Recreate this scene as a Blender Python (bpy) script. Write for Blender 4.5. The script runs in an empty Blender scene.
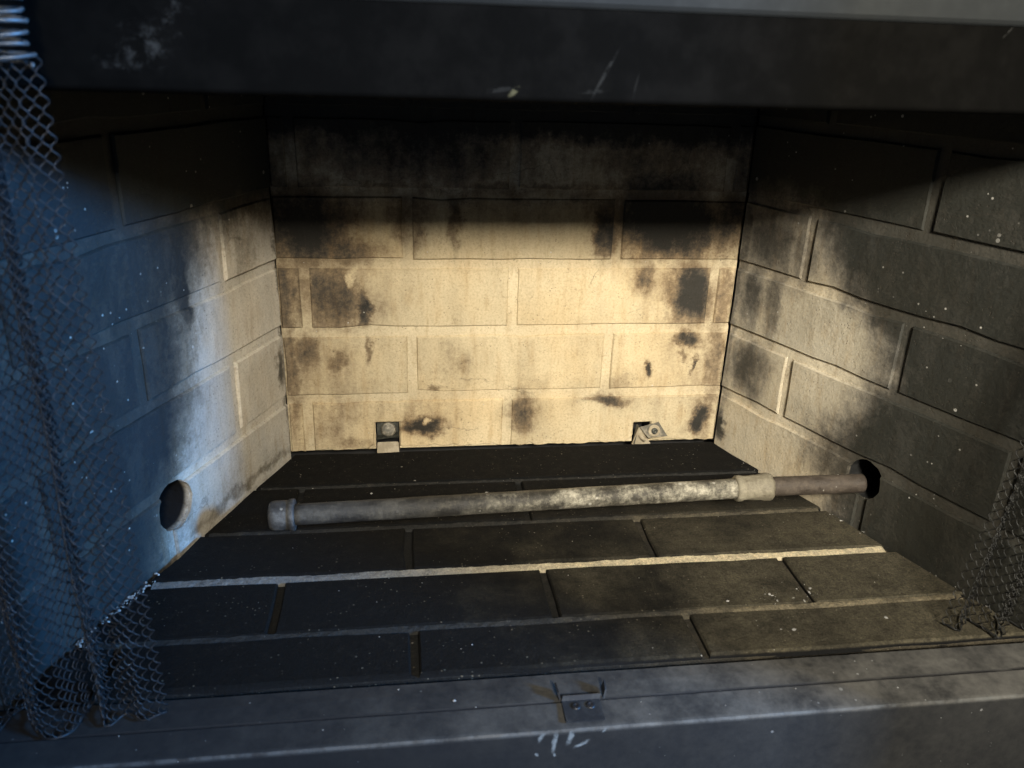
import bpy, bmesh, math, random
from mathutils import Vector, Matrix
random.seed(7)
C = bpy.context.scene.collection
S = bpy.context.scene

# ------------------------------------------------------------------ camera
cam_d = bpy.data.cameras.new('camera'); cam = bpy.data.objects.new('camera', cam_d); C.objects.link(cam)
Rt = Vector((0.99117783, -0.12891877, 0.03076462)); Up = Vector((0.02013155, 0.37586468, 0.92645586)); Fw = Vector((0.13100088, 0.91766317, -0.37514407))
M = Matrix((Rt, Up, -Fw)).transposed().to_4x4()
M.translation = Vector((0.15578922, -1.05328617, 0.52727137))
cam.matrix_world = M
cam_d.sensor_width = 36; cam_d.lens = 28.774756; cam_d.clip_start = 0.02; cam_d.clip_end = 200
cam_d.dof.use_dof = True; cam_d.dof.focus_distance = 1.08; cam_d.dof.aperture_fstop = 7.5
S.camera = cam
# ------------------------------------------------------------------ light
S.view_settings.view_transform = 'Standard'; S.view_settings.look = 'None'
S.view_settings.exposure = 0; S.view_settings.gamma = 1
w = bpy.data.worlds.new('World'); S.world = w; w.use_nodes = True
w.node_tree.nodes['Background'].inputs[0].default_value = (0.85, 0.92, 1.0, 1)
w.node_tree.nodes['Background'].inputs[1].default_value = 0.055
def area(name, loc, target, sx, sy, power, col, spread=180):
    d = bpy.data.lights.new(name, 'AREA'); d.shape = 'RECTANGLE'; d.size = sx; d.size_y = sy
    d.energy = power; d.color = col; d.spread = math.radians(spread)
    o = bpy.data.objects.new(name, d); C.objects.link(o); o.location = loc
    o.rotation_euler = (Vector(target) - Vector(loc)).to_track_quat('-Z', 'Y').to_euler()
    return o
area('room_lamp', (0.42, -2.35, 1.355), (0.60, -0.06, 0.14), 0.40, 0.27, 8.3, (1.0, 0.93, 0.79), 44)
area('window_light', (4.80, -3.00, 2.02), (-0.12, -0.30, 0.20), 0.62, 0.60, 620, (0.10, 0.42, 1.0))

# ------------------------------------------------------------------ node helpers
class NT:
    def __init__(s, name):
        s.m = bpy.data.materials.new(name); s.m.use_nodes = True
        s.t = s.m.node_tree; s.n = s.t.nodes; s.l = s.t.links
        s.b = s.n['Principled BSDF']
    def put(s, sock, v):
        if isinstance(v, bpy.types.NodeSocket): s.l.new(v, sock)
        elif v is not None:
            if hasattr(sock, 'default_value') and isinstance(v, (tuple, list)) and len(v) == 3 and len(sock.default_value) == 4: v = (*v, 1)
            sock.default_value = v
    def math(s, op, a, b=None, clamp=False):
        x = s.n.new('ShaderNodeMath'); x.operation = op; x.use_clamp = clamp
        s.put(x.inputs[0], a)
        if b is not None: s.put(x.inputs[1], b)
        return x.outputs[0]
    def vec(s, op, a, b=None, c=None):
        x = s.n.new('ShaderNodeVectorMath'); x.operation = op
        s.put(x.inputs[0], a)
        if b is not None: s.put(x.inputs[1], b)
        if c is not None: s.put(x.inputs[2], c)
        return x.outputs['Value'] if op in ('LENGTH', 'DOT_PRODUCT', 'DISTANCE') else x.outputs[0]
    def coord(s, obj=None):
        x = s.n.new('ShaderNodeTexCoord'); x.object = obj; return x.outputs['Object']
    def noise(s, v, scale, detail=4, rough=.6, col=False, dist=0):
        x = s.n.new('ShaderNodeTexNoise'); s.put(x.inputs['Vector'], v)
        x.inputs['Scale'].default_value = scale; x.inputs['Detail'].default_value = detail
        x.inputs['Roughness'].default_value = rough; x.inputs['Distortion'].default_value = dist
        return x.outputs['Color'] if col else x.outputs['Fac']
    def voro(s, v, scale, rnd=1, what='Distance', feat='F1'):
        x = s.n.new('ShaderNodeTexVoronoi'); x.feature = feat; s.put(x.inputs['Vector'], v)
        x.inputs['Scale'].default_value = scale; x.inputs['Randomness'].default_value = rnd
        return x.outputs[what]
    def rng(s, v, a, b, c=0., d=1., smooth=True):
        x = s.n.new('ShaderNodeMapRange'); x.interpolation_type = 'SMOOTHSTEP' if smooth else 'LINEAR'
        s.put(x.inputs[0], v)
        for i, q in enumerate((a, b, c, d)): s.put(x.inputs[1 + i], q)
        return x.outputs[0]
    def mix(s, f, a, b, op='MIX'):
        x = s.n.new('ShaderNodeMix'); x.data_type = 'RGBA'; x.blend_type = op
        s.put(x.inputs[0], f); s.put(x.inputs[6], a); s.put(x.inputs[7], b)
        return x.outputs[2]
    def ramp(s, f, stops):
        x = s.n.new('ShaderNodeValToRGB'); s.put(x.inputs[0], f); e = x.color_ramp.elements
        while len(e) < len(stops): e.new(.5)
        for q, (p, c) in zip(e, stops): q.position = p; q.color = (*c, 1)
        return x.outputs[0]
    def sep(s, v):
        x = s.n.new('ShaderNodeSeparateXYZ'); s.put(x.inputs[0], v); return x.outputs
    def bump(s, h, strength, dist):
        x = s.n.new('ShaderNodeBump'); x.inputs['Strength'].default_value = strength; x.inputs['Distance'].default_value = dist
        s.put(x.inputs['Height'], h); s.l.new(x.outputs[0], s.b.inputs['Normal'])
    def fin(s, col, rough, metal=0., spec=.5):
        s.put(s.b.inputs['Base Color'], col); s.put(s.b.inputs['Roughness'], rough)
        s.put(s.b.inputs['Metallic'], metal); s.put(s.b.inputs['Specular IOR Level'], spec)
        return s.m
    def blobs(s, p, lst):
        """largest of many soft elliptical stains (u, z, ru, rz, strength)"""
        out = None
        for cx, cz, rx, rz, st in lst:
            q = s.vec('MULTIPLY_ADD', p, (1 / rx, 0, 1 / rz), (-cx / rx, 0, -cz / rz))
            f = s.rng(s.vec('LENGTH', q), 0.25, 1.5, st, 0.0)
            out = f if out is None else s.math('MAXIMUM', out, f)
        return out
def specks(t, p, scale, size, keep):
    """sparse small flecks: voronoi cells of which only some carry a dot"""
    x = t.n.new('ShaderNodeTexVoronoi'); x.feature = 'F1'; t.put(x.inputs['Vector'], p); x.inputs['Scale'].default_value = scale
    c = t.sep(x.outputs['Color'])
    r = t.math('MULTIPLY', c[1], size)
    dot = t.math('LESS_THAN', x.outputs['Distance'], r)
    return t.math('MULTIPLY', dot, t.math('LESS_THAN', c[0], keep))

CLEAN_RAMP = lambda c: [(0.0, c), (0.28, tuple(x * .78 for x in c)), (0.60, (0.235, 0.178, 0.112)), (0.84, (0.085, 0.069, 0.050)), (1.0, (0.027, 0.025, 0.020))]
def refractory(name, root, clean, stains, edge=None, soft=None, light=None, top=None, mortar=False, flecks=.10, sootcol=None, sgn=-1, mfac=.78, top2=None):
    t = NT(name); P = t.coord(root)
    nz = t.noise(P, 22, 5, .65, col=True)
    warp = t.vec('MULTIPLY_ADD', nz, (.05, 0, .05), (-.025, 0, -.025))
    nz2 = t.noise(P, 90, 3, .6, col=True)
    warp2 = t.vec('MULTIPLY_ADD', nz2, (.014, 0, .014), (-.007, 0, -.007))
    Q = t.vec('ADD', t.vec('ADD', P, warp), warp2)
    m = t.blobs(Q, stains)
    qs = t.sep(Q)
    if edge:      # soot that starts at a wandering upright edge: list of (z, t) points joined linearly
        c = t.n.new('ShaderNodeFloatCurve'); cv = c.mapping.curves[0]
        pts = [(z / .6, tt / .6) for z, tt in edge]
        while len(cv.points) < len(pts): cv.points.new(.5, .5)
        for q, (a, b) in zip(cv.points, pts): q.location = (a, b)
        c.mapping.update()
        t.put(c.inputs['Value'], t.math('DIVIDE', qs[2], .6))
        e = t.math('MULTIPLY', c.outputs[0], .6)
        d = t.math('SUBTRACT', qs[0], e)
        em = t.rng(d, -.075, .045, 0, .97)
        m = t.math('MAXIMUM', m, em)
    if top:       # soot thickening upwards, with the shadow under the lintel put into the colour
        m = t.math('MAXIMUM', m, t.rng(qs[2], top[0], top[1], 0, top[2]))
    if soft:
        Qs = t.vec('ADD', P, t.vec('MULTIPLY_ADD', nz, (.10, 0, .10), (-.05, 0, -.05)))
        m = t.math('MAXIMUM', m, t.math('MULTIPLY_ADD' if False else 'ADD', t.math('MULTIPLY', m, .75), t.blobs(Qs, soft)))
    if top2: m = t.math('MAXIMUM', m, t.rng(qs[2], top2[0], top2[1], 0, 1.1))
    # mottling eats into the stain
    mot = t.noise(P, 105, 7, .80)
    mot2 = t.noise(t.vec('MULTIPLY', P, (1.6, 1, .55)), 16, 5, .6)
    mm = t.math('ADD', m, t.math('MULTIPLY', t.math('SUBTRACT', mot, .5), t.rng(m, 0.02, .5, .30,   .60 if edge else .85)))
    mm = t.math('ADD', mm, t.math('MULTIPLY', t.math('SUBTRACT', mot2, .44), t.rng(m, 0, .4, .60, .60 if edge else .95)), True)
    if edge: mm = t.math('MAXIMUM', mm, t.rng(em, .55, .97, 0, .955 if not mortar else .955 * mfac))
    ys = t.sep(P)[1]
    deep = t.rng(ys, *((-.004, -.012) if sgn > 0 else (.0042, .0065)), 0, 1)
    if light:
        mm = t.math('SUBTRACT', mm, t.blobs(Q, light), True)
    if mortar: mm = t.math('MULTIPLY', mm, mfac if not top2 else t.rng(qs[2], .38, .44, mfac, 1.0))
    stops = CLEAN_RAMP(clean)
    if edge: stops[2] = (.55, (.235, .215, .175)); stops[3] = (.80, (.080, .075, .064))
    if sootcol: stops[-1] = (1.0, sootcol)
    col = t.ramp(mm, stops)
    if top2: col = t.mix(t.rng(qs[2], .335, .385, 0, .9), col, (1.35, 1.6, 2.1), 'MULTIPLY')      # upper courses made paler and cooler
    # hue drift in the clean clay: grey, ochre and pinkish areas
    drift = t.noise(P, 9, 3, .5)
    col = t.mix(t.rng(drift, .35, .7, 0, .35), col, (0.92, .80, .62), 'MULTIPLY')
    veil = t.noise(t.vec('MULTIPLY', P, (2.4, 1, .5)), 34, 4, .6)
    col = t.mix(t.rng(veil, .48, .72, 0, .40), col, (.62, .50, .36), 'MULTIPLY')
    grain = t.noise(P, 330, 4, .75)
    col = t.mix(1.0, col, t.ramp(grain, [(.30, (.76, .73, .68)), (.50, (1., 1., 1.)), (.72, (1.10, 1.10, 1.10))]), 'MULTIPLY')
    scab = t.rng(t.noise(P, 75, 6, .75), .60, .68)
    scab = t.math('MULTIPLY', scab, t.math('SUBTRACT', 1., mm, True)); col = t.mix(t.math('MULTIPLY', scab, .5), col, (.26, .19, .115))
    info = t.n.new('ShaderNodeObjectInfo')
    col = t.mix(1.0, col, t.ramp(info.outputs['Random'], [(0, (.86, .86, .87)), (1, (1.03, 1.0, .97))]), 'MULTIPLY')
    # hairline cracks, only here and there
    ck = t.voro(t.vec('ADD', P, t.vec('MULTIPLY_ADD', nz, (.03, .03, .03), (-.015, -.015, -.015))), 9, 1, 'Distance', 'DISTANCE_TO_EDGE')
    ck = t.math('MULTIPLY', t.rng(ck, .002, .010, 1, 0), t.rng(t.noise(P, 7, 2), .56, .62))
    col = t.mix(t.math('MULTIPLY', ck, .32), col, (.035, .028, .02))
    # pits
    pit = t.voro(P, 210)
    pitm = t.math('MULTIPLY', t.rng(pit, .10, .22, 1, 0), t.rng(t.noise(P, 35, 2), .50, .62))
    col = t.mix(t.math('MULTIPLY', pitm, .55), col, (.07, .055, .04))
    # pale ash flecks
    fl = t.math('MAXIMUM', specks(t, P, 75, .17, flecks), specks(t, P, 190, .22, flecks * .9))
    fl = t.math('MULTIPLY', fl, t.rng(t.noise(P, 13, 2), .42, .60))
    col = t.mix(t.math('MULTIPLY', fl, .75), col, (.55, .53, .48))
    col = t.mix(deep, col, (.006, .006, .0065) if sgn > 0 else (.012, .012, .0115))  # shade inside the holes and gaps put into the colour
    h = t.math('ADD', t.math('ADD', t.noise(P, 130, 6, .7), t.math('MULTIPLY', grain, .35)), t.math('MULTIPLY', t.noise(P, 28, 3), 1.6))
    h = t.math('SUBTRACT', h, t.math('MULTIPLY', pitm, .8)); h = t.math('ADD', h, t.math('MULTIPLY', fl, .8))
    t.bump(h, .6, .0018)
    return t.fin(col, t.rng(mm, .5, 1., .92, .70), 0, t.rng(mm, .5, 1., .25, .35))

def metal(name, dark, light=None, rough=.5, metallic=.0, scale=40, amt=.5, flecks=0., bump=.15, spec=.5, dust=None):
    t = NT(name); P = t.coord()
    n = t.noise(P, scale, 6, .68)
    col = t.mix(t.math('MULTIPLY', t.rng(n, .42, .68), amt), dark, light or dark)
    if dust:
        dn = t.noise(P, 11, 5, .65); col = t.mix(t.rng(dn, .42, .75, 0, dust[1]), col, dust[0])
    if flecks:
        f = t.math('MAXIMUM', specks(t, P, 70, .15, flecks), specks(t, P, 210, .2, flecks))
        f = t.math('MULTIPLY', f, t.rng(t.noise(P, 10, 2), .45, .6))
        col = t.mix(t.math('MULTIPLY', f, .6), col, (.42, .42, .42))
    t.bump(n, bump, .001)
    return t.fin(col, t.rng(n, .3, .7, rough + .12, rough - .08), metallic, spec)

# ------------------------------------------------------------------ mesh helpers
def mesh_obj(name, bm, mat, parent=None, loc=(0, 0, 0), smooth=False):
    bmesh.ops.recalc_face_normals(bm, faces=bm.faces)
    me = bpy.data.meshes.new(name); bm.to_mesh(me); bm.free()
    if smooth:
        for p in me.polygons: p.use_smooth = True
    me.materials.append(mat)
    o = bpy.data.objects.new(name, me); C.objects.link(o); o.location = loc
    if parent: o.parent = parent
    return o
def thing(name, label, cat, loc=(0, 0, 0), rotz=0, group=None):
    o = bpy.data.objects.new(name, None); C.objects.link(o); o.location = loc; o.rotation_euler = (0, 0, rotz)
    o.empty_display_size = .02
    o['label'] = label; o['category'] = cat
    if group: o['group'] = group
    return o
def box(bm, x0, x1, y0, y1, z0, z1):
    v = [bm.verts.new((x, y, z)) for x in (x0, x1) for y in (y0, y1) for z in (z0, z1)]
    for f in ((0, 1, 3, 2), (4, 6, 7, 5), (0, 4, 5, 1), (2, 3, 7, 6), (0, 2, 6, 4), (1, 5, 7, 3)): bm.faces.new([v[i] for i in f])
def extrude_profile(bm, prof, x0, x1, n=1, closed=False, jit=0):
    rows = []
    for i in range(n + 1):
        x = x0 + (x1 - x0) * i / n
        rows.append([bm.verts.new((x, y + random.uniform(-jit, jit), z + random.uniform(-jit, jit))) for y, z in prof])
    k = len(prof)
    for a, b in zip(rows, rows[1:]):
        for j in range(k if closed else k - 1): bm.faces.new((a[j], a[(j + 1) % k], b[(j + 1) % k], b[j]))
    if closed: bm.faces.new(rows[0]); bm.faces.new(rows[-1][::-1])
def tube(bm, pts, r, sides=6, cap=True):
    rings = []
    n = len(pts); up = Vector((0.13, 0.2, 1)).normalized()
    for i, p in enumerate(pts):
        p = Vector(p); d = (Vector(pts[min(i + 1, n - 1)]) - Vector(pts[max(i - 1, 0)])).normalized()
        a = d.cross(up)
        if a.length < .2: a = d.cross(Vector((1, .1, 0)))
        a.normalize(); b = d.cross(a)
        rr = r[i] if isinstance(r, (list, tuple)) else r
        rings.append([bm.verts.new(p + (a * math.cos(2 * math.pi * k / sides) + b * math.sin(2 * math.pi * k / sides)) * rr) for k in range(sides)])
    for A, B in zip(rings, rings[1:]):
        for k in range(sides): bm.faces.new((A[k], A[(k + 1) % sides], B[(k + 1) % sides], B[k]))
    if cap: bm.faces.new(rings[0][::-1]); bm.faces.new(rings[-1])
def resample(poly, step, jit, rag=None, chip=0.):
    out = []
    n = len(poly)
    for i in range(n):
        a = Vector(poly[i]); b = Vector(poly[(i + 1) % n]); L = (b - a).length
        st = step
        ragged = rag and rag(a, b)
        if ragged: st = .007
        k = max(1, round(L / st)); nrm = Vector((b.y - a.y, a.x - b.x)) / max(L, 1e-6)
        for j in range(k):
            p = a + (b - a) * j / k
            if j: p = p + nrm * random.uniform(-jit, jit) * (2.2 if ragged else 1)
            else: p = p + Vector((random.uniform(-jit, jit), random.uniform(-jit, jit))) * .7
            if random.random() < chip: p = p - nrm * random.uniform(.0010, .0030) * CHIP_SIDE
            out.append(p)
    return out
CHIP_SIDE = 1
def inset(poly, d):
    n = len(poly); out = []
    ar = sum(poly[i].x * poly[(i + 1) % n].y - poly[(i + 1) % n].x * poly[i].y for i in range(n))
    s = 1 if ar > 0 else -1
    for i in range(n):
        a, b, c = poly[i - 1], poly[i], poly[(i + 1) % n]
        e1 = (b - a).normalized(); e2 = (c - b).normalized()
        n1 = Vector((-e1.y, e1.x)) * s; n2 = Vector((-e2.y, e2.x)) * s
        q = n1 + n2; l = q.length
        q = q / l if l > .2 else n1
        k = max(.5, q.dot(n1))
        out.append(b + q * d / k)
    return out
def clip(poly, a, b, c):
    """keep a*x+b*y<=c"""
    out = []; n = len(poly)
    for i in range(n):
        p, q = poly[i], poly[(i + 1) % n]
        dp = a * p[0] + b * p[1] - c; dq = a * q[0] + b * q[1] - c
        if dp <= 0: out.append(p)
        if dp * dq < 0:
            t = dp / (dp - dq); out.append((p[0] + (q[0] - p[0]) * t, p[1] + (q[1] - p[1]) * t))
    return out
def slab_bm(poly, mp, d0, d1, bev, step=.06, jit=.0007, rag=None, tilt=.0005, chip=.07):
    """a brick: outline poly on the panel, from depth d0 to face depth d1, bevelled face edge"""
    pl = resample(poly, step, jit, rag, chip) if step else [Vector(p) for p in poly]
    bm = bmesh.new()
    i1 = inset(pl, bev); i2 = inset(pl, bev * .25)
    tx, tz = random.uniform(-tilt, tilt), random.uniform(-tilt, tilt)
    cx = sum(p.x for p in pl) / len(pl); cz = sum(p.y for p in pl) / len(pl)
    dd = lambda p, d: d + tx * (p.x - cx) / .14 + tz * (p.y - cz) / .045
    r0 = [bm.verts.new(mp(p.x, p.y, d0)) for p in pl]
    r1 = [bm.verts.new(mp(p.x, p.y, dd(p, d1 - bev))) for p in i2]
    r2 = [bm.verts.new(mp(p.x, p.y, dd(p, d1) + random.uniform(-.0004, .0002))) for p in i1]
    n = len(pl)
    for A, B in ((r0, r1), (r1, r2)):
        for k in range(n): bm.faces.new((A[k], A[(k + 1) % n], B[(k + 1) % n], B[k]))
    bm.faces.new(r2)
    bm.faces.new(r0[::-1])
    return bm
def centre_obj(name, bm, mat, parent):
    c = Vector()
    for v in bm.verts: c += v.co
    c /= len(bm.verts)
    for v in bm.verts: v.co -= c
    return mesh_obj(name, bm, mat, parent, c)
def cut(o, cutter_bm):
    """bore a hole through an object's mesh"""
    me = bpy.data.meshes.new('bore'); cutter_bm.to_mesh(me); cutter_bm.free()
    k = bpy.data.objects.new('bore', me); C.objects.link(k)
    if o.parent:
        k.parent = o.parent
    md = o.modifiers.new('bore', 'BOOLEAN'); md.operation = 'DIFFERENCE'; md.object = k; md.solver = 'EXACT'
    bpy.context.view_layer.update()
    dg = bpy.context.evaluated_depsgraph_get()
    new = bpy.data.meshes.new_from_object(o.evaluated_get(dg))
    o.modifiers.clear(); o.data = new
    bpy.data.objects.remove(k)

# ------------------------------------------------------------------ the firebox
W = 0.6118; SL = 0.3869; SR = 0.3624; H = 0.56
ZJ = [0.079, 0.175, 0.2675, 0.359, 0.455]
TL, TR = 0.496, 0.492           # side wall lengths
G = 0.0115
def rowz(k, zs, lo, hi):
    e = [lo] + zs + [hi]
    return e[k] + (G / 2 if k else 0), e[k + 1] - (G / 2 if k < len(zs) else 0)
def firewall(root, mp, u0, u1, zs, joints, lo, hi, bmat, mmat, hole=None, notches=(), ragged=False):
    bed = bmesh.new()
    if notches:
        poly = [(u0, lo)]
        for a, b, z in notches: poly += [(a, lo), (a, z), (b, z), (b, lo)]
        poly += [(u1, lo), (u1, hi), (u0, hi)]
    else: poly = [(u0, lo), (u1, lo), (u1, hi), (u0, hi)]
    bed = slab_bm(poly, mp, -.060 if hole else -.032, -.0033 if hole else -.0026, .001, step=0, tilt=0)
    obs = [(centre_obj('mortar_bed', bed, mmat, root), None)]
    for k in range(len(zs) + 1):
        z0, z1 = rowz(k, zs, lo, hi)
        js = joints[k]
        ends = [u0] + js + [u1]
        for i in range(len(ends) - 1):
            a = ends[i] + (G / 2 if i else .0012); b = ends[i + 1] - (G / 2 if i < len(js) else .0012)
            if b - a < .008: continue
            zz0 = z0 + random.uniform(-.0008, .0008); zz1 = z1 + random.uniform(-.0008, .0008)
            poly = [(a, zz0)]
            if k == 0:
                for n0, n1, nz in notches:
                    if n0 > a and n1 < b: poly += [(n0 - .012, zz0), (n0 - .002, zz0 + .007), (n0, zz0 + .012), (n0, nz), (n1, nz), (n1, zz0 + .003)]
            poly += [(b, zz0), (b, zz1), (a, zz1)]
            rag = (lambda p, q: abs(p.y - q.y) < .02 and max(p.y, q.y) < .012) if (ragged and k == 0) else None
            bm = slab_bm(poly, mp, -.008, 0, .0022, step=.04, rag=rag, jit=.0006, tilt=.0008)
            obs.append((centre_obj('brick', bm, bmat, root), (a, b, zz0, zz1)))
    if hole:
        hu, hz, hr = hole
        for o, ext in obs:
            if ext is None or (ext[0] < hu + hr and ext[1] > hu - hr and ext[2] < hz + hr and ext[3] > hz - hr):
                cb = bmesh.new(); n = 26; A = []; B = []
                for j in range(n):
                    an = 2 * math.pi * j / n; rr = hr * random.uniform(.975, 1.03)
                    A.append(cb.verts.new(mp(hu + rr * math.cos(an), hz + rr * math.sin(an), -.09)))
                    B.append(cb.verts.new(mp(hu + rr * 1.03 * math.cos(an), hz + rr * 1.03 * math.sin(an), .03)))
                for j in range(n): cb.faces.new((A[j], A[(j + 1) % n], B[(j + 1) % n], B[j]))
                cb.faces.new(A[::-1]); cb.faces.new(B)
                bmesh.ops.recalc_face_normals(cb, faces=cb.faces)
                random_state = random.getstate(); cut(o, cb); random.setstate(random_state)

back = thing('refractory_panel', 'tan firebrick back wall with scorch marks, brightly lit, facing the opening', 'firebrick panel', (0, .0022, 0), group='refractory walls of the firebox')
left = thing('refractory_panel', 'firebrick side wall washed in blue light, with an empty round pipe hole', 'firebrick panel', (-.0005, -.001, 0), math.atan2(-math.cos(SL), -math.sin(SL)), group='refractory walls of the firebox')
right = thing('refractory_panel', 'firebrick side wall blackened toward the front, where the gas pipe enters', 'firebrick panel', (W + .0005, -.001, 0), math.atan2(-math.cos(SR), math.sin(SR)), group='refractory walls of the firebox')
mpb = lambda u, z, d: (u, -d, z)
mpl = lambda u, z, d: (u, d, z)
mpr = lambda u, z, d: (u, -d, z)

back_stains = [
    (.062, .222, .045, .046, .58), (.030, .150, .014, .03, .40), (.105, .205, .010, .022, .75), (.110, .150, .005, .026, .55),
    (.185, .036, .031, .017, .98), (.318, .050, .016, .034, .46), (.445, .068, .032, .010, .66),
    (.552, .222, .034, .045, .88), (.482, .243, .018, .022, .60), (.558, .160, .018, .012, .80), (.503, .113, .0065, .012, .85),
    (.570, .119, .0035, .014, .75), (.553, .133, .006, .012, .45), (.590, .035, .014, .022, .95),
    (.505, .335, .085, .060, .98), (.595, .325, .03, .05, .72), (.425, .31, .016, .045, .75), (.470, .42, .16, .035, .55),
    (.030, .320, .065, .060, .93), (.090, .285, .05, .022, .55), (.005, .30, .012, .26, .55), (.15, .44, .2, .06, .85), (.165, .325, .02, .05, .5),
    (.225, .32, .008, .05, .5), (.225, .128, .02, .036, .30), (.20, .09, .012, .006, .40), (.066, .128, .012, .012, .45), (.60, .2, .012, .25, .36),
    (.605, .45, .03, .1, .7), (.33, .362, .3, .010, .35), (.09, .008, .02, .014, .35)]
back_soft = [(.06, .225, .10, .09, .36), (.57, .22, .09, .10, .36), (.30, .365, .45, .06, .36), (.02, .12, .12, .22, .33), (.61, .12, .10, .22, .33),  # wide side blobs: grime plus the lamp's falloff put into the colour
             (.185, .055, .06, .045, .34), (.32, .055, .035, .06, .30), (.45, .085, .06, .035, .28), (.20, .13, .06, .05, .16), (.505, .31, .12, .06, .4), (.42, .15, .05, .05, .10)]
back_soft += [(cx, cz + rz * 1.1, rx * .75, rz * 1.7, st * .38) for cx, cz, rx, rz, st in back_stains if cz < .26 and rx > .012]
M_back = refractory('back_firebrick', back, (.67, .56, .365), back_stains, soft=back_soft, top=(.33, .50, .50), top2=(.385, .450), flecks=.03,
                    light=[(.190, .043, .007, .006, .8), (.035, .25, .006, .012, .6), (.09, .245, .006, .016, .5)])
M_backm = refractory('back_mortar', back, (.72, .61, .41), back_stains, soft=back_soft, top=(.33, .50, .50), top2=(.385, .450), mortar=True, flecks=.03)
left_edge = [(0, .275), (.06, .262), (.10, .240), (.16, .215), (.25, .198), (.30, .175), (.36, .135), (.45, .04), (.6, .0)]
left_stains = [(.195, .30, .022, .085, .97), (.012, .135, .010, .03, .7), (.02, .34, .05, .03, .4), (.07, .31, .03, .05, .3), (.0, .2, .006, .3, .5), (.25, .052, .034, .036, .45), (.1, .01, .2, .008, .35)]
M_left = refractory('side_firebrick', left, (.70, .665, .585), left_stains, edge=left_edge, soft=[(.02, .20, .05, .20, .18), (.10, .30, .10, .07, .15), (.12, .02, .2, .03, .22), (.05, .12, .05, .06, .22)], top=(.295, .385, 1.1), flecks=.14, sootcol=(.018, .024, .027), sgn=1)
M_leftm = refractory('side_mortar', left, (.72, .685, .60), left_stains, edge=left_edge, soft=[(.02, .20, .05, .20, .18), (.10, .30, .10, .07, .15), (.12, .02, .2, .03, .22), (.05, .12, .05, .06, .22)], top=(.295, .385, 1.1), flecks=.14, mortar=True, mfac=.95, sootcol=(.018, .024, .027), sgn=1)
right_edge = [(0, .225), (.06, .215), (.10, .212), (.16, .245), (.22, .255), (.27, .195), (.32, .155), (.36, .12), (.45, .03), (.6, 0)]
right_stains = [(.055, .31, .05, .04, .45), (.035, .225, .022, .05, .55), (.075, .225, .013, .05, .45), (.045, .13, .030, .045, .55), (.008, .030, .012, .022, .95),
                (.12, .31, .025, .05, .5), (.005, .3, .01, .25, .45), (.225, .085, .02, .02, .8), (.15, .11, .03, .02, .25)]
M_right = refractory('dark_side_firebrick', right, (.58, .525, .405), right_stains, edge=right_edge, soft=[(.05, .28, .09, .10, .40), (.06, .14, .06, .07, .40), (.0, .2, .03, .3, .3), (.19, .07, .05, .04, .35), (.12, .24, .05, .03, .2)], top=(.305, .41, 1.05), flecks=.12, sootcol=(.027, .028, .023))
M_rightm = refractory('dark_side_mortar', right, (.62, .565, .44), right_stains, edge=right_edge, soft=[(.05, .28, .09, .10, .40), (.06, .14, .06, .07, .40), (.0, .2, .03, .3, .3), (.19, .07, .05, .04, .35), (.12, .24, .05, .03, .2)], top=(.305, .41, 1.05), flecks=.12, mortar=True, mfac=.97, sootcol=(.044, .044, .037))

jb = [[.024, .301], [.168, .441], [.031, .304, .584], [.165, .442], [.024, .301, .588], [.166, .442]]
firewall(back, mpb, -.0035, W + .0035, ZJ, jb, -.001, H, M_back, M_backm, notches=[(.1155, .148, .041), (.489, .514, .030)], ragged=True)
js = [[.262], [.117, .420], [.272], [.118, .421], [.270], [.12, .42]]
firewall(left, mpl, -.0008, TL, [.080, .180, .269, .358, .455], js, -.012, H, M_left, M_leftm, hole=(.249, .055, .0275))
firewall(right, mpr, -.0004, TR, [.082, .176, .268, .3585, .455], js, -.012, H, M_right, M_rightm, hole=(.2585, .0620, .0240))

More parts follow.
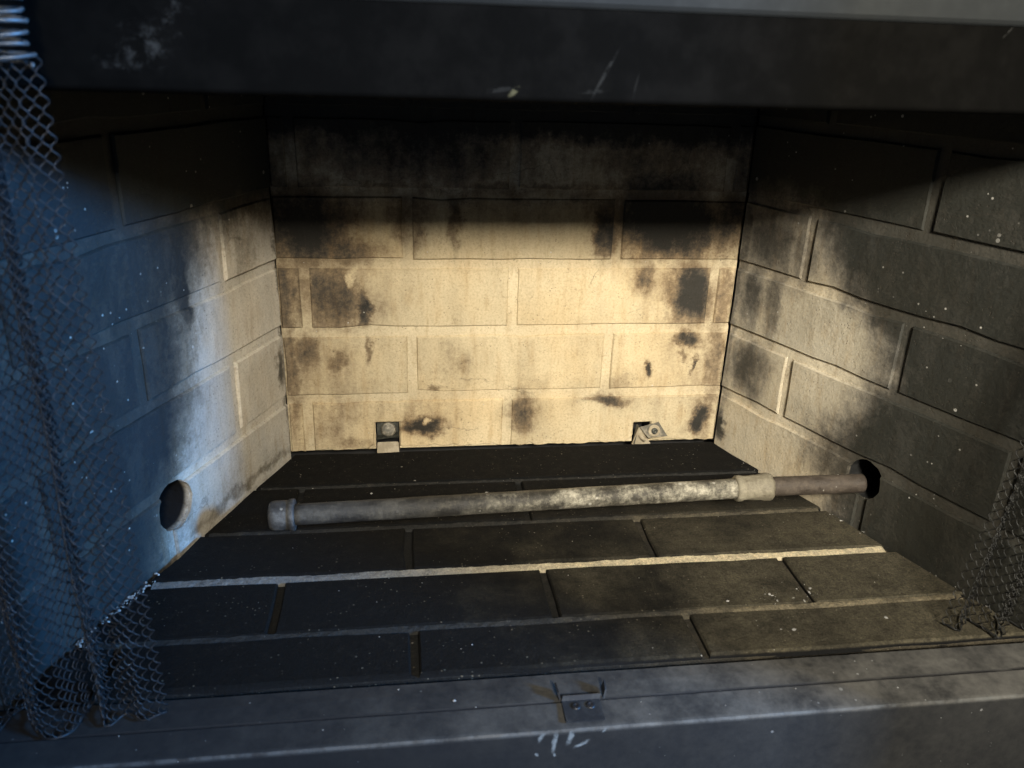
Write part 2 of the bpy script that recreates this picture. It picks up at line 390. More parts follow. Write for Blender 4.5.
# floor: mortar bed, bricks in five rows, ash filled long joints
def floor_mat(name, base, ash, hi, sides=False, dusty=False):
    t = NT(name); P = t.coord(FR)
    n = t.noise(P, 11, 6, .65); n2 = t.noise(P, 70, 6, .75); s = t.sep(P)
    # ash dust to the right; a shadow over the left put into the colour
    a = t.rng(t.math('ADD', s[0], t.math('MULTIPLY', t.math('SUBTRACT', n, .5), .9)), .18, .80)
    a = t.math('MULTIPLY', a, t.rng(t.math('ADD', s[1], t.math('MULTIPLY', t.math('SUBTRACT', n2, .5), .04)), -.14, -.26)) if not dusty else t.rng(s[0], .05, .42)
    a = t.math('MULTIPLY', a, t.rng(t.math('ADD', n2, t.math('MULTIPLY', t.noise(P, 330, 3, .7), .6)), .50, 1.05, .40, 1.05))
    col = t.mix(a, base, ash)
    col = t.mix(t.math('MULTIPLY', t.rng(n2, .56, .72), .35), col, hi)
    f = t.math('MAXIMUM', specks(t, P, 60, .10, .06), specks(t, P, 170, .18, .07))
    f = t.math('MULTIPLY', f, t.rng(t.noise(P, 8, 2), .40, .6))
    col = t.mix(t.math('MULTIPLY', f, .7), col, (.42, .40, .36))
    g = t.noise(P, 420, 4, .8)
    col = t.mix(1.0, col, t.ramp(g, [(.28, (.55, .55, .55)), (.5, (1., 1., 1.)), (.70, (1.55, 1.5, 1.4))]), 'MULTIPLY')
    gr = t.math('MULTIPLY', specks(t, P, 320, .34, .20), t.rng(t.noise(P, 19, 3), .42, .62))
    col = t.mix(t.math('MULTIPLY', gr, .55), col, (.20, .175, .13))
    bl = t.rng(t.noise(P, 55, 6, .8), .55, .68)
    col = t.mix(t.math('MULTIPLY', bl, .55), col, (.008, .008, .008))
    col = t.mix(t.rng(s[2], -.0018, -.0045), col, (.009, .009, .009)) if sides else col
    h = t.math('ADD', t.math('ADD', t.noise(P, 150, 6, .75), g), t.math('MULTIPLY', t.noise(P, 33, 4), 2.0)); h = t.math('ADD', h, t.math('ADD', f, gr))
    t.bump(h, .8, .0022)
    return t.fin(col, t.rng(n2, .3, .7, .97, .8), 0, .12)
FR = None
bed = bmesh.new()
pf = [(-.5, -.002), (1.2, -.002), (1.2, -.4570), (-.5, -.4570)]
nl = (-math.cos(SL), math.sin(SL)); nr = (math.cos(SR), math.sin(SR))   # outward normals of the side walls
def to_floor(poly, gap=.004):
    poly = clip(poly, nl[0], nl[1], -gap)
    return clip(poly, nr[0], nr[1], nr[0] * W - gap)
mpf = lambda u, v, d: (u, v, d)
bm = slab_bm(to_floor(pf, .003), mpf, -.035, -.006, .001, step=0, tilt=0)
floor = mesh_obj('floor', bm, bpy.data.materials.new('tmp'))
floor['kind'] = 'structure'
FR = floor
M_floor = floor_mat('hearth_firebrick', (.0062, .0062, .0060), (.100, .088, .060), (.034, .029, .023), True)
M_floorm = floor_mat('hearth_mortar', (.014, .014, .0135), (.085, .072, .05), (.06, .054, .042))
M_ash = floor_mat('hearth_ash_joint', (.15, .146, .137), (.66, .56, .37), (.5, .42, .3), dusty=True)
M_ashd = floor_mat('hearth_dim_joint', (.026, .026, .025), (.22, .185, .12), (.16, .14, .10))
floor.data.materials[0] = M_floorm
RY = [-.100, -.2045, -.2985, -.3915]
GW = [.006, .007, .0125, .008]
fj = [[], [.023, .304], [.158, .436], [.023, .304, .580], [-.115, .161, .438]]
edges = [-.0035] + RY + [-.4565]
for k in range(5):
    y1 = edges[k] - (GW[k - 1] / 2 if k else 0); y0 = edges[k + 1] + (GW[k] / 2 if k < 4 else 0)
    ends = [-.5] + fj[k] + [1.2]
    for i in range(len(ends) - 1):
        a = ends[i] + .0036; b = ends[i + 1] - .0036
        poly = to_floor([(a, y0), (b, y0), (b, y1), (a, y1)])
        if len(poly) < 3: continue
        if abs(sum(poly[q][0] * poly[(q + 1) % len(poly)][1] - poly[(q + 1) % len(poly)][0] * poly[q][1] for q in range(len(poly)))) < .0006: continue
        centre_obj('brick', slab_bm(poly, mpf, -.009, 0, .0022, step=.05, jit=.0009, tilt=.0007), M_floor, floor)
for k, (y, g) in enumerate(zip(RY, GW)):
    xl = (-y) * -math.tan(SL) + .012; xr = W + (-y) * math.tan(SR) - .012
    bm = bmesh.new(); n = 150; rows = []; ph = [random.uniform(0, 6) for _ in range(6)]
    for i in range(n + 1):
        x = xl + (xr - xl) * i / n
        jj = lambda s: random.uniform(-s, s)
        wv = .0006 * math.sin(x * 41 + ph[0]) + .0004 * math.sin(x * 97 + ph[1]); ww = 1 + .12 * math.sin(x * 23 + ph[2]) + .06 * math.sin(x * 71 + ph[3]) + jj(.06)
        rows.append([bm.verts.new((x, y + wv * .5 + f * g * ww + jj(.0005), z + jj(.0005))) for f, z in ((-.52, -.007), (-.42, -.0028), (0, -.0016), (.42, -.0010), (.56, -.0036))])
    for A, B in zip(rows, rows[1:]):
        for j in range(4): bm.faces.new((A[j], A[j + 1], B[j + 1], B[j]))
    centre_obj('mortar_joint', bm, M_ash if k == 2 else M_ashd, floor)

# casing of black steel: behind, beside, below and the smoke chamber above
M_black = metal('sooty_steel', (.010, .010, .010), (.02, .019, .018), .7)
bm = bmesh.new()
x0, x1 = -.30, W + .30
box(bm, x0, x1, .045, .050, -.06, .80)
box(bm, x0, x0 + .004, -.455, .044, -.06, .80)
box(bm, x1 - .004, x1, -.455, .044, -.06, .80)
box(bm, x0 + .005, x1 - .005, -.455, .044, -.066, -.060)
box(bm, x0 + .005, x1 - .005, -.435, .044, .70, .705)
casing = mesh_obj('firebox_casing', bm, M_black)
casing['label'] = 'black steel casing around the firebrick walls, dark smoke chamber at the top'; casing['category'] = 'firebox casing'

# lintel: folded black sheet steel
def lintel_mat():
    t = NT('lintel_steel'); P = t.coord()
    n = t.noise(P, 30, 6, .65); s = t.sep(P)
    col = t.mix(t.rng(n, .4, .7), (.0026, .0025, .0023), (.0040, .0038, .0035))
    Q = t.vec('ADD', P, t.vec('MULTIPLY_ADD', t.noise(P, 60, 4, .7, col=True), (.05, 0, .05), (-.025, 0, -.025)))
    smudge = t.blobs(Q, [(-.004, .526, .014, .014, .9), (.010, .541, .009, .008, .8), (-.018, .515, .016, .005, .5)])
    smudge = t.math('MULTIPLY', smudge, t.rng(t.noise(P, 110, 4, .7), .45, .66))
    col = t.mix(smudge, col, (.034, .034, .032))
    # scuffs near the hem: slanting scratches
    for cx, cz, ang, ln, wd, st in ((.300, .515, 62, .020, .0016, .22), (.226, .503, 8, .014, .002, .16), (.236, .502, 40, .006, .0022, .5), (.292, .5035, 5, .012, .0018, .14), (.323, .508, 78, .010, .001, .10), (.60, .552, 50, .006, .001, .3)):
        ca, sa = math.cos(math.radians(ang)), math.sin(math.radians(ang))
        d = t.vec('SUBTRACT', P, (cx, 0, cz))
        al = t.math('DIVIDE', t.vec('DOT_PRODUCT', d, (ca, 0, sa)), ln); ac = t.math('DIVIDE', t.vec('DOT_PRODUCT', d, (-sa, 0, ca)), wd)
        q = t.math('SQRT', t.math('ADD', t.math('POWER', t.math('ABSOLUTE', al), 2.), t.math('POWER', t.math('ABSOLUTE', ac), 2.)))
        m = t.math('MULTIPLY', t.rng(q, .4, 1.1, st, 0), t.rng(t.noise(P, 180, 3), .35, .55))
        col = t.mix(m, col, (.14, .13, .075) if st > .4 else (.060, .060, .057))
    f = t.math('MULTIPLY', specks(t, P, 60, .14, .08), t.rng(t.noise(P, 8, 2), .5, .62))
    col = t.mix(t.math('MULTIPLY', f, .35), col, (.4, .4, .38))
    t.bump(n, .12, .001)
    return t.fin(col, t.rng(n, .3, .7, .9, .8), 0, .03)
M_lintel = lintel_mat()
bm = bmesh.new()
prof = [(-.4405, .640), (-.4485, .628), (-.4525, .61), (-.4530, .505)]
for k in range(9):
    a = math.pi - math.pi * k / 8 * 1.15
    prof.append((-.4500 + .0047 * math.cos(a), .4995 - .0047 * math.sin(math.pi * k / 8)))
prof += [(-.4460, .506), (-.4470, .61), (-.4425, .628), (-.4365, .640)]
extrude_profile(bm, prof, -.30, W + .30, 40, True, jit=.00012)
lintel = mesh_obj('smoke_guard', bm, M_lintel, smooth=True)
lintel['label'] = 'black steel lintel with scuffs and pale smudges across the top of the opening'; lintel['category'] = 'smoke guard'

# surround: facing above and two jambs, out of the picture except its lower edge
M_face = metal('surround_paint', (.022, .024, .025), (.030, .033, .034), .75, 0, 25, .6, flecks=.05, spec=.1)
sur = thing('fireplace_surround', 'grey painted steel facing whose lower edge shows above the black lintel', 'fireplace surround', (W / 2, -.4490, 0))
bm = bmesh.new()
extrude_profile(bm, [(-.0075, .95), (-.0075, .560), (-.006, .5575), (-.0045, .5562), (-.0015, .5562), (-.0005, .5575), (-.0005, .95)], -1.1, 1.1, 6, True)
mesh_obj('header_panel', bm, M_face, sur)
for s in (-1, 1):
    bm = bmesh.new()
    a = .497 if s > 0 else .53
    xs = sorted((s * a, s * 1.1)); box(bm, xs[0], xs[1], -.015, .002, -.2, .5555)
    xs = sorted((s * a, s * (a + .004))); box(bm, xs[0], xs[1], .0025, .010, -.012, .62)
    mesh_obj('jamb', bm, M_face, sur)
    bm = bmesh.new(); xs = sorted((s * .594, s * .80)); box(bm, xs[0], xs[1], -.294, -.0155, -.2, 1.1)  # unseen blocks, added so the right one shades the sill from blue light
    bmesh.ops.bevel(bm, geom=bm.edges[:], offset=.006, segments=2, affect='EDGES')
    mesh_obj('unseen_blocker', bm, M_face, sur)
bm = bmesh.new(); box(bm, -.62, .62, .005, .11, .655, .658); mesh_obj('soffit', bm, M_black, sur)

# sill along the front: flat strip, crease, drop edge, front face
def sill_mat():
    t = NT('sill_steel'); P = t.coord(); s = t.sep(P)
    n = t.noise(P, 20, 6, .65); n2 = t.noise(P, 120, 4, .7)
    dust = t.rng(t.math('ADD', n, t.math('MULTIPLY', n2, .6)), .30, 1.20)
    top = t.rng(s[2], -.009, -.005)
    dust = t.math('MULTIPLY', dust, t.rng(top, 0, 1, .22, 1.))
    ash = t.rng(t.math('ADD', s[0], t.math('MULTIPLY', t.math('SUBTRACT', n, .5), .35)), -.05, .80, .16, 1.)  # rises to the right: shadow over the left end put into the colour
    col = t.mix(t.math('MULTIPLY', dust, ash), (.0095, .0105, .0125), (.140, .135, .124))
    # paint runs down the front face under the latch
    wob = t.vec('MULTIPLY_ADD', t.noise(P, 150, 3, .6, col=True), (.005, 0, .005), (-.0025, 0, -.0025))
    wp = t.vec('ADD', P, wob)
    for ax, az, bx, bz, wd in ((.2687, -.003, .2641, -.0125, .0020), (.2778, -.004, .2761, -.0266, .0022), (.2930, -.003, .2886, -.0175, .0026), (.2960, -.0225, .3060, -.0172, .0020), (.3225, -.004, .3185, -.0078, .0015), (.2612, -.027, .2618, -.0276, .0014), (.2770, -.029, .2775, -.0296, .0013), (.283, -.004, .290, -.0045, .0014)):
        L = math.hypot(bx - ax, bz - az); ca, sa = (bx - ax) / L, (bz - az) / L; hl = L / 2 + wd
        d = t.vec('SUBTRACT', wp, ((ax + bx) / 2, 0, (az + bz) / 2))
        al = t.vec('DOT_PRODUCT', d, (ca / hl, 0, sa / hl)); ac = t.vec('DOT_PRODUCT', d, (-sa / wd, 0, ca / wd))
        q = t.math('SQRT', t.math('ADD', t.math('POWER', t.math('ABSOLUTE', al), 2.), t.math('POWER', t.math('ABSOLUTE', ac), 2.)))
        m = t.math('MULTIPLY', t.rng(q, .35, 1.25, .50, 0), t.rng(s[1], -.5315, -.533, 0, 1))
        m = t.math('MULTIPLY', m, t.rng(t.noise(P, 260, 3, .7), .30, .55, .35, 1))
        col = t.mix(m, col, (.30, .34, .36))
    f = t.math('MAXIMUM', specks(t, P, 55, .11, .16), specks(t, P, 170, .20, .12))
    f = t.math('MULTIPLY', f, t.rng(t.noise(P, 9, 2), .40, .6))
    col = t.mix(t.math('MULTIPLY', f, .6), col, (.45, .46, .46))
    crs = t.math('MULTIPLY', t.rng(t.math('ABSOLUTE', t.math('ADD', s[1], .5022)), .0010, .0022, 1, 0), t.rng(t.noise(P, 30, 3), .3, .5, .55, .95))
    col = t.mix(crs, col, (.010, .010, .011))  # shade of the groove put into the colour along the crease
    edge = t.math('MULTIPLY', t.math('MULTIPLY', t.rng(s[1], -.5296, -.5312), t.rng(s[2], -.0085, -.0055)), t.rng(t.noise(P, 45, 4, .7), .40, .62))
    col = t.mix(t.math('MULTIPLY', edge, .32), col, (.14, .15, .155))  # highlight on the rounded drop edge put into the colour
    t.bump(t.math('ADD', n2, t.math('MULTIPLY', n, 2)), .25, .001)
    return t.fin(col, t.rng(n, .3, .7, .70, .55), 0, .25)
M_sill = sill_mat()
bm = bmesh.new()
extrude_profile(bm, [(-.4660, -.04), (-.4663, -.003), (-.4680, -.0014), (-.482, -.0008), (-.5006, -.0012), (-.5015, -.0042), (-.5027, -.0044), (-.5034, -.0016), (-.515, -.0026), (-.5285, -.0038), (-.5308, -.0044), (-.5322, -.0060), (-.5328, -.0085), (-.5335, -.03), (-.5345, -.30)], -.60, 1.30, 70, jit=.00018)
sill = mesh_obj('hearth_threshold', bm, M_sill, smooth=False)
sill['label'] = 'dusty dark steel sill with pale paint drips along the front of the hearth'; sill['category'] = 'threshold'

# ------------------------------------------------------------------ gas pipe
def pipe_mat(name, stops, flecks, metallic=.35):
    t = NT(name); P = t.coord()
    n = t.math('ADD', t.math('MULTIPLY', t.noise(t.vec('MULTIPLY', P, (.6, 1, 1)), 42, 7, .75), .68), t.math('MULTIPLY', t.noise(t.vec('MULTIPLY', P, (1.8, 1, 1)), 130, 6, .8), .32))
    s = t.sep(P)
    col = t.ramp(t.rng(n, .33, .67, 0, 1, False), stops)
    f = t.math('MULTIPLY', specks(t, P, 120, .3, flecks), t.rng(t.noise(P, 25, 2), .4, .6))
    col = t.mix(t.math('MULTIPLY', f, .8), col, (.6, .57, .5))
    t.bump(n, .9, .0034)
    return t.fin(col, t.rng(n, .35, .62, .42, .8), metallic, .45), t, s
M_pipe, tp, sp = pipe_mat('crusted_galvanised_steel', [(0, (.022, .020, .017)), (.36, (.075, .068, .055)), (.58, (.25, .23, .18)), (.82, (.56, .52, .42))], .3)
# soot on the capped end of the pipe
b = tp.b.inputs['Base Color'].links[0].from_socket
sm = tp.rng(tp.math('ADD', sp[0], tp.math('MULTIPLY', tp.math('SUBTRACT', tp.noise(tp.coord(), 30, 5, .7), .5), .25)), .12, .36, .86, 0)
tp.put(tp.b.inputs['Base Color'], tp.mix(sm, b, (.035, .035, .036)))
M_cap, _, _ = pipe_mat('sooty_cap_iron', [(0, (.03, .03, .03)), (.5, (.075, .073, .07)), (1, (.22, .215, .20))], .2, .4)
M_coup, _, _ = pipe_mat('limed_coupling', [(0, (.07, .058, .042)), (.4, (.20, .175, .125)), (1, (.42, .38, .28))], .2, .1)
M_rust, _, _ = pipe_mat('rusty_steel', [(0, (.028, .022, .018)), (.5, (.075, .059, .046)), (1, (.16, .13, .10))], .25, .2)
A = Vector((.012, -.2465, .0463)); Bp = Vector((.545, -.2455, .0578))
pipe = thing('gas_pipe', 'crusted grey gas pipe with capped end lying across the hearth floor', 'gas pipe', A)
def lathe_along(p0, p1, prof, sides=28, jit=0):
    bm = bmesh.new(); d = (p1 - p0); L = d.length; d.normalize(); a = d.cross(Vector((0, 0, 1))).normalized(); b = a.cross(d)
    rings = []
    for t, r in prof:
        ring = []
        for k in range(sides):
            an = 2 * math.pi * k / sides; rr = r + random.uniform(-jit, jit)
            ring.append(bm.verts.new(p0 + d * t + (a * math.cos(an) + b * math.sin(an)) * rr - A))
        rings.append(ring)
    for X, Y in zip(rings, rings[1:]):
        for k in range(sides): bm.faces.new((X[k], X[(k + 1) % sides], Y[(k + 1) % sides], Y[k]))
    bm.faces.new(rings[0][::-1]); bm.faces.new(rings[-1])
    return bm
D = (Bp - A).normalized(); L = (Bp - A).length
mesh_obj('pipe_body', lathe_along(A, Bp, [(.02 + (L - .02) * i / 50, .0118) for i in range(51)], jit=.00022), M_pipe, pipe, smooth=True)
mesh_obj('pipe_cap', lathe_along(A, Bp, [(-.006, .0105), (-.0052, .0140), (-.003, .0158), (.001, .0166), (.013, .0166), (.0155, .0164), (.016, .0178), (.0205, .0180), (.022, .0172), (.0222, .0120)], jit=.0002), M_cap, pipe, smooth=True)
E2 = Vector((.7340, -.2450, .0578))
mesh_obj('coupling', lathe_along(Bp - D * .004, Bp + D * .05, [(0, .0118), (.0, .0140), (.002, .0152), (.006, .0156), (.010, .0146), (.014, .0144), (.024, .0150), (.031, .0150), (.035, .0165), (.041, .0166), (.044, .0155), (.0445, .0110)], jit=.0004), M_coup, pipe, smooth=True)
mesh_obj('pipe_end', lathe_along(Bp + D * .039, E2, [(.14 * i / 14, .0114) for i in range(12)] + [(.117, .0114), (.1185, .0108), (.119, .0095), (.1188, .0080)], jit=.00015), M_rust, pipe, smooth=True)

# ------------------------------------------------------------------ clips at the foot of the back wall
M_clip = metal('scaled_clip_steel', (.10, .09, .07), (.30, .26, .19), .55, .3, 90, .8)
M_clipd = metal('dark_clip_steel', (.035, .035, .028), (.10, .10, .08), .5, .3, 110, .8)
M_tab = metal('pale_tab_steel', (.30, .25, .17), (.46, .39, .28), .7, .05, 90, .8)
def plate(bm, pts, th):
    """thin plate from four points, thickness along its normal"""
    p = [Vector(q) for q in pts]; n = (p[1] - p[0]).cross(p[2] - p[0]).normalized() * th
    a = [bm.verts.new(q) for q in p]; b2 = [bm.verts.new(q + n) for q in p]
    k = len(p)
    bm.faces.new(a[::-1]); bm.faces.new(b2)
    for i in range(k): bm.faces.new((a[i], a[(i + 1) % k], b2[(i + 1) % k], b2[i]))
def dome(c, n, r, h, ring=0):
    bm = bmesh.new(); n = Vector(n).normalized(); a = n.cross(Vector((.3, .2, 1))).normalized(); b2 = n.cross(a); c = Vector(c)
    prof = [(r, 0), (r, h * .4), (r * .86, h * .8), (r * .5, h), (r * .15, h * (1 if not ring else .6))]
    rr = [[bm.verts.new(c + n * z + (a * math.cos(2 * math.pi * k / 18) + b2 * math.sin(2 * math.pi * k / 18)) * q) for k in range(18)] for q, z in prof]
    for X, Y in zip(rr, rr[1:]):
        for k in range(18): bm.faces.new((X[k], X[(k + 1) % 18], Y[(k + 1) % 18], Y[k]))
    bm.faces.new(rr[-1]); bm.faces.new(rr[0][::-1])
    return bm
c1 = thing('panel_clip', 'small steel clip in a square notch, beside the dark scorch on the back wall', 'panel clip', (.132, 0, 0))
bm = bmesh.new(); plate(bm, [(-.0155, -.004, -.004), (.0155, -.004, -.003), (.015, .000, .0125), (-.015, .000, .0125)], .002)
bmesh.ops.bevel(bm, geom=bm.edges[:], offset=.0008, segments=2, affect='EDGES'); mesh_obj('tab', bm, M_tab, c1)
bm = bmesh.new(); plate(bm, [(-.0150, .012, .013), (.0150, .012, .013), (.0150, .015, .040), (-.0150, .015, .040)], .002); mesh_obj('back_plate', bm, M_clipd, c1)
bm = bmesh.new(); plate(bm, [(-.0153, .0005, .0155), (.0153, -.0005, .020), (.0150, .009, .0215), (-.0150, .009, .0165)], .002); mesh_obj('shelf', bm, M_clipd, c1)
mesh_obj('screw', dome((.001, .006, .029), (0, -1, .4), .0105, .004), M_clip, c1, smooth=False)
c2 = thing('panel_clip', 'bent steel clip with tilted plate and washer, nearer the pipe-hole corner of the back wall', 'panel clip', (.505, 0, 0))
bm = bmesh.new(); plate(bm, [(-.020, -.0035, -.004), (.011, -.0035, -.003), (.003, -.0055, .010), (-.0115, -.007, .029)], .0018); mesh_obj('tab', bm, M_tab, c2)
bm = bmesh.new(); plate(bm, [(-.018, -.002, .000), (-.0135, -.002, .030), (-.0115, -.0075, .030), (-.0165, -.0075, .000)], .001); mesh_obj('flange', bm, M_clipd, c2)
bm = bmesh.new(); plate(bm, [(-.0110, -.0085, .0285), (.002, -.0125, .0130), (.0315, -.0105, .0140), (.0180, -.0055, .0345)], .0018); mesh_obj('square_plate', bm, M_clip, c2)
nrm = (.05, -.95, .22)
mesh_obj('washer', dome((.0105, -.0118, .0235), nrm, .0090, .0022), M_tab, c2)
mesh_obj('screw', dome((.0105, -.0142, .0242), nrm, .0048, .0022, 1), M_clipd, c2)
bm = bmesh.new(); tube(bm, [(-.009, -.006, .016), (-.005, -.0085, .011), (.000, -.009, .008)], .0035, 10); mesh_obj('bend', bm, M_tab, c2, smooth=True)

# ------------------------------------------------------------------ latch on the sill
M_latch = metal('latch_steel', (.022, .024, .028), (.06, .065, .07), .5, .3, 80, .7)
M_latchd = metal('blackened_latch', (.012, .012, .013), (.03, .03, .035), .5, .3, 80, .7)
la = thing('screen_latch', 'small dark catch bracket with two screws on the middle of the sill', 'latch', (.305, -.505, 0))
bm = bmesh.new(); plate(bm, [(-.0175, -.0215, -.0022), (.0165, -.0215, -.0022), (.0165, .002, -.0008), (-.0175, .002, -.0008)], .0016); mesh_obj('base_plate', bm, M_latch, la)
bm = bmesh.new(); plate(bm, [(-.0175, .002, -.0006), (.0170, .002, -.0006), (.0180, .0040, .0045), (-.0165, .0040, .0045)], .0014); mesh_obj('upright', bm, M_latch, la)
for x, s in ((-.019, -1), (.020, 1)):
    bm = bmesh.new(); plate(bm, [(x, .002, .000), (x + s * .001, .015, .001), (x + s * .003, .015, .009), (x + s * .002, .0045, .0075)], .0016); mesh_obj('ear', bm, M_latchd if s < 0 else M_latch, la)
for x in (-.0060, .0070):
    mesh_obj('screw', dome((x, -.0055, .0000), (0, -.05, 1), .0042, .0018, 1), M_latchd, la)

# ------------------------------------------------------------------ chain mesh curtains
M_wire = metal('mesh_wire', (.026, .026, .028), (.062, .062, .066), .55, .55, 60, .6, bump=.1)
M_wired = metal('sooty_mesh_wire', (.016, .016, .015), (.036, .035, .031), .5, .45, 60, .6, bump=.1)
M_coil = metal('bright_coil_wire', (.12, .125, .13), (.26, .27, .28), .5, .5, 70, .6, bump=.1)
def path_points(ctrl, step):
    """even points along a Catmull-Rom curve in plan"""
    dense = []; n = len(ctrl)
    for i in range(n - 1):
        p0, p1, p2, p3 = (Vector(ctrl[max(0, min(n - 1, i + q))]) for q in (-1, 0, 1, 2))
        for k in range(40):
            t = k / 40
            dense.append(.5 * ((2 * p1) + (p2 - p0) * t + (2 * p0 - 5 * p1 + 4 * p2 - p3) * t * t + (3 * p1 - p0 - 3 * p2 + p3) * t ** 3))
    out = [dense[0]]; acc = 0
    for a, b2 in zip(dense, dense[1:]):
        acc += (b2 - a).length
        if acc >= step: out.append(b2); acc = 0
    return out
def chain_mesh(top, bot, z0, z1, mat, parent, origin, lam=.0112, pitch=.0039, r=.00060, hem=None):
    T = path_points(top, pitch); n = len(T)
    Bm = path_points(bot, pitch * .5)
    Bm = [Bm[round(i * (len(Bm) - 1) / max(1, n - 1))] for i in range(n)]
    verts = []; faces = []
    nz = int((z1 - z0) / lam * 6)
    O = Vector(origin)
    for i in range(n):
        a = T[max(0, i - 1)]; c = T[min(n - 1, i + 1)]
        d2 = (c - a).normalized(); dn = Vector((-d2.y, d2.x))
        ph = math.pi * (i % 2)
        zoff = random.uniform(-.0006, .0006)
        pts = []
        ph2 = random.uniform(0, 6)
        zb = z0 + (hem(i / n) if hem else 0)
        for k in range(nz + 1):
            z = zb + (z1 - zb) * k / nz
            f = (z - z0) / (z1 - z0)
            base = Bm[i].lerp(T[i], f)
            s = math.sin(2 * math.pi * z / lam + ph)
            s = math.copysign(abs(s) ** .8, s)
            p = base + d2 * (s * pitch * .58) + dn * (math.cos(2 * math.pi * z / lam + ph) * .0013 + .0012 * math.sin(z * 31 + ph2))
            pts.append(Vector((p.x, p.y, z + zoff)))
        b0 = len(verts)
        for k, p in enumerate(pts):
            d = (pts[min(k + 1, nz)] - pts[max(k - 1, 0)]).normalized()
            u = d.cross(Vector((dn.x, dn.y, 0)))
            u = u.normalized() if u.length > .01 else Vector((1, 0, 0)); v2 = d.cross(u)
            for q in range(4):
                an = math.pi / 2 * q
                verts.append(p + (u * math.cos(an) + v2 * math.sin(an)) * r - O)
            if k:
                x = b0 + 4 * k
                for q in range(4): faces.append((x - 4 + q, x - 4 + (q + 1) % 4, x + (q + 1) % 4, x + q))
    me = bpy.data.meshes.new('wire_mesh'); me.from_pydata(verts, [], faces); me.update()
    for p in me.polygons: p.use_smooth = True
    me.materials.append(mat)
    o = bpy.data.objects.new('wire_mesh', me); C.objects.link(o); o.parent = parent; o['kind'] = 'stuff'
    return o
lc = thing('mesh_curtain', 'gathered chain mesh fire curtain with a bright wire coil at its upper edge', 'fire curtain', (-.13, -.50, 0), group='chain mesh curtains at the sides of the opening')
topL = [(-.0605, -.488), (-.072, -.493), (-.084, -.488), (-.093, -.496), (-.100, -.484), (-.104, -.462), (-.112, -.470), (-.119, -.496), (-.130, -.503), (-.144, -.497), (-.153, -.484), (-.158, -.466), (-.168, -.478), (-.178, -.500), (-.196, -.496)]
botL = [(-.048, -.486), (-.064, -.494), (-.080, -.486), (-.092, -.498), (-.100, -.482), (-.104, -.456), (-.112, -.468), (-.118, -.500), (-.130, -.508), (-.146, -.499), (-.156, -.482), (-.160, -.460), (-.172, -.478), (-.182, -.504), (-.204, -.498)]
chain_mesh(topL, botL, .004, .517, M_wire, lc, lc.location, hem=lambda f: 0)
bm = bmesh.new(); pts = []
for i in range(260):
    z = .511 + .0062 * i / 16; a = 2 * math.pi * i / 16
    k = i // 16; q = 1 + .10 * math.sin(k * 2.3); pts.append((-.0775 + .0155 * q * math.cos(a) + .13 + .0012 * math.sin(k * 1.7), -.492 + .010 * q * math.sin(a) + .50, z + .0009 * math.sin(k * 3.1 + a)))
tube(bm, pts, .00135, 6); mesh_obj('coil', bm, M_coil, lc, smooth=True)
def hem(bot, z, mat, parent, origin):
    bm = bmesh.new(); O = Vector(origin)
    tube(bm, [Vector((p.x, p.y, z + .0008 * math.sin(i * .9))) - O for i, p in enumerate(path_points(bot, .004))], .0011, 6)
    mesh_obj('hem_wire', bm, mat, parent, smooth=True)
hem(botL, .0035, M_wire, lc, lc.location)
rc = thing('mesh_curtain', 'dark chain mesh fire curtain bunched at the front end of the blackened side wall', 'fire curtain', (.76, -.45, 0), group='chain mesh curtains at the sides of the opening')
topR = [(.774, -.448), (.777, -.456), (.779, -.448), (.782, -.437), (.785, -.452), (.788, -.466), (.791, -.450), (.794, -.440), (.797, -.455), (.799, -.462), (.801, -.455)]
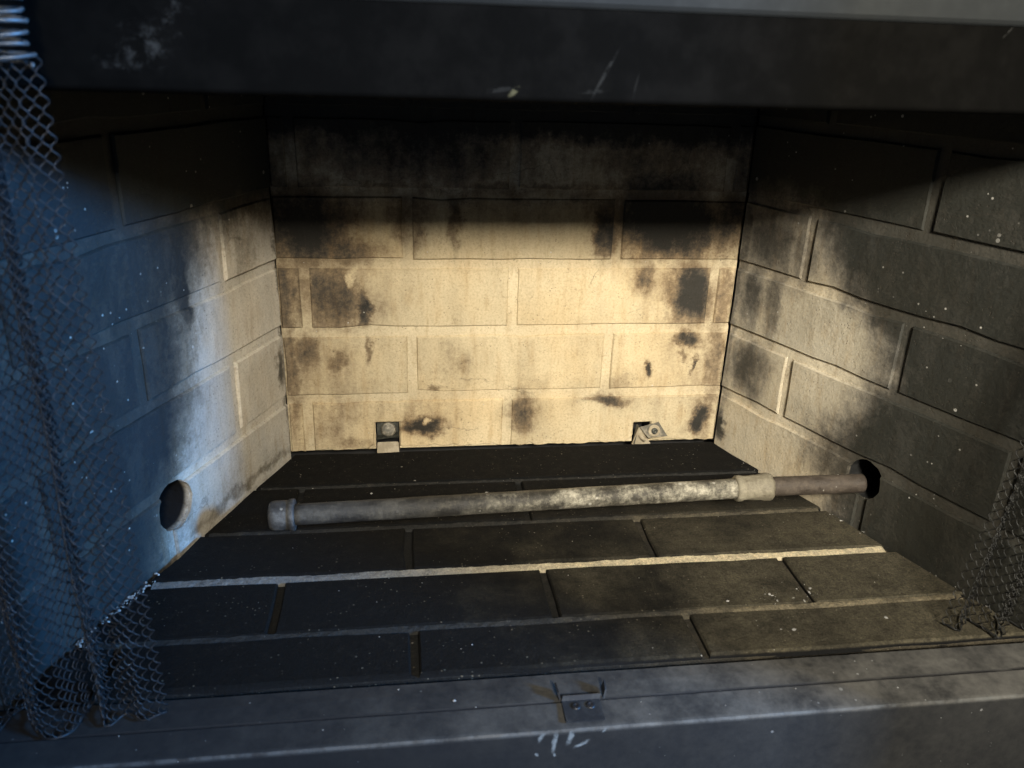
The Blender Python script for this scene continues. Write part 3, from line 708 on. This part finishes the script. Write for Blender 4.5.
botR = [(.694, -.438), (.702, -.450), (.710, -.444), (.722, -.430), (.730, -.448), (.738, -.464), (.750, -.448), (.760, -.434), (.772, -.452), (.782, -.466), (.80, -.452)]
chain_mesh(topR, botR, .004, .62, M_wired, rc, rc.location, hem=lambda f: 0)

hem(botR, .0035, M_wired, rc, rc.location)
# ------------------------------------------------------------------ ash crumbs
M_crumb = metal('ash_crumb', (.26, .25, .235), (.55, .54, .51), .9, 0, 200, .8)
bm = bmesh.new()
def crumb(x, y, z, r):
    r = min(r, .0017)
    vs = bmesh.ops.create_icosphere(bm, subdivisions=1, radius=r)['verts']
    sx, sy, sz = (random.uniform(.5, 1.5) for _ in range(3))
    for v in vs:
        v.co = Vector((v.co.x * sx, v.co.y * sy, v.co.z * sz * .6)) * random.uniform(.6, 1.3) + Vector((x, y, z + r * .4))
for _ in range(70):        # ash fallen along the foot of the blue-lit wall
    t = random.uniform(.30, .42); off = abs(random.gauss(0, .004)) + .003
    x = -math.sin(SL) * t + math.cos(SL) * off; y = -math.cos(SL) * t - math.sin(SL) * off
    crumb(x, y, 0, random.uniform(.0006, .0022))
for _ in range(40):        # scattered over the floor and sill
    y = random.uniform(-.45, -.03); x = random.uniform(y * .38 + .03, W - y * .36 - .03)
    crumb(x, y, 0, .00035 * random.paretovariate(2.2))
for _ in range(34): crumb(random.gauss(.555, .024), random.gauss(-.372, .012), 0, .00035 * random.paretovariate(1.7))
for _ in range(36):        # drift along the foot of the dark side wall
    t = random.uniform(.05, .44); off = abs(random.gauss(0, .005)) + .004
    crumb(W + math.sin(SR) * t - math.cos(SR) * off, -math.cos(SR) * t - math.sin(SR) * off, 0, .0004 * random.paretovariate(2.2))
for _ in range(20): crumb(random.uniform(-.1, .78), random.uniform(-.525, -.470), -.0015, .0003 * random.paretovariate(2.4))
crumb(.538, -.43, 0, .0024); crumb(.643, -.42, 0, .0018); crumb(.571, -.385, -.001, .0030)
cr = mesh_obj('ash', bm, M_crumb); cr['kind'] = 'stuff'
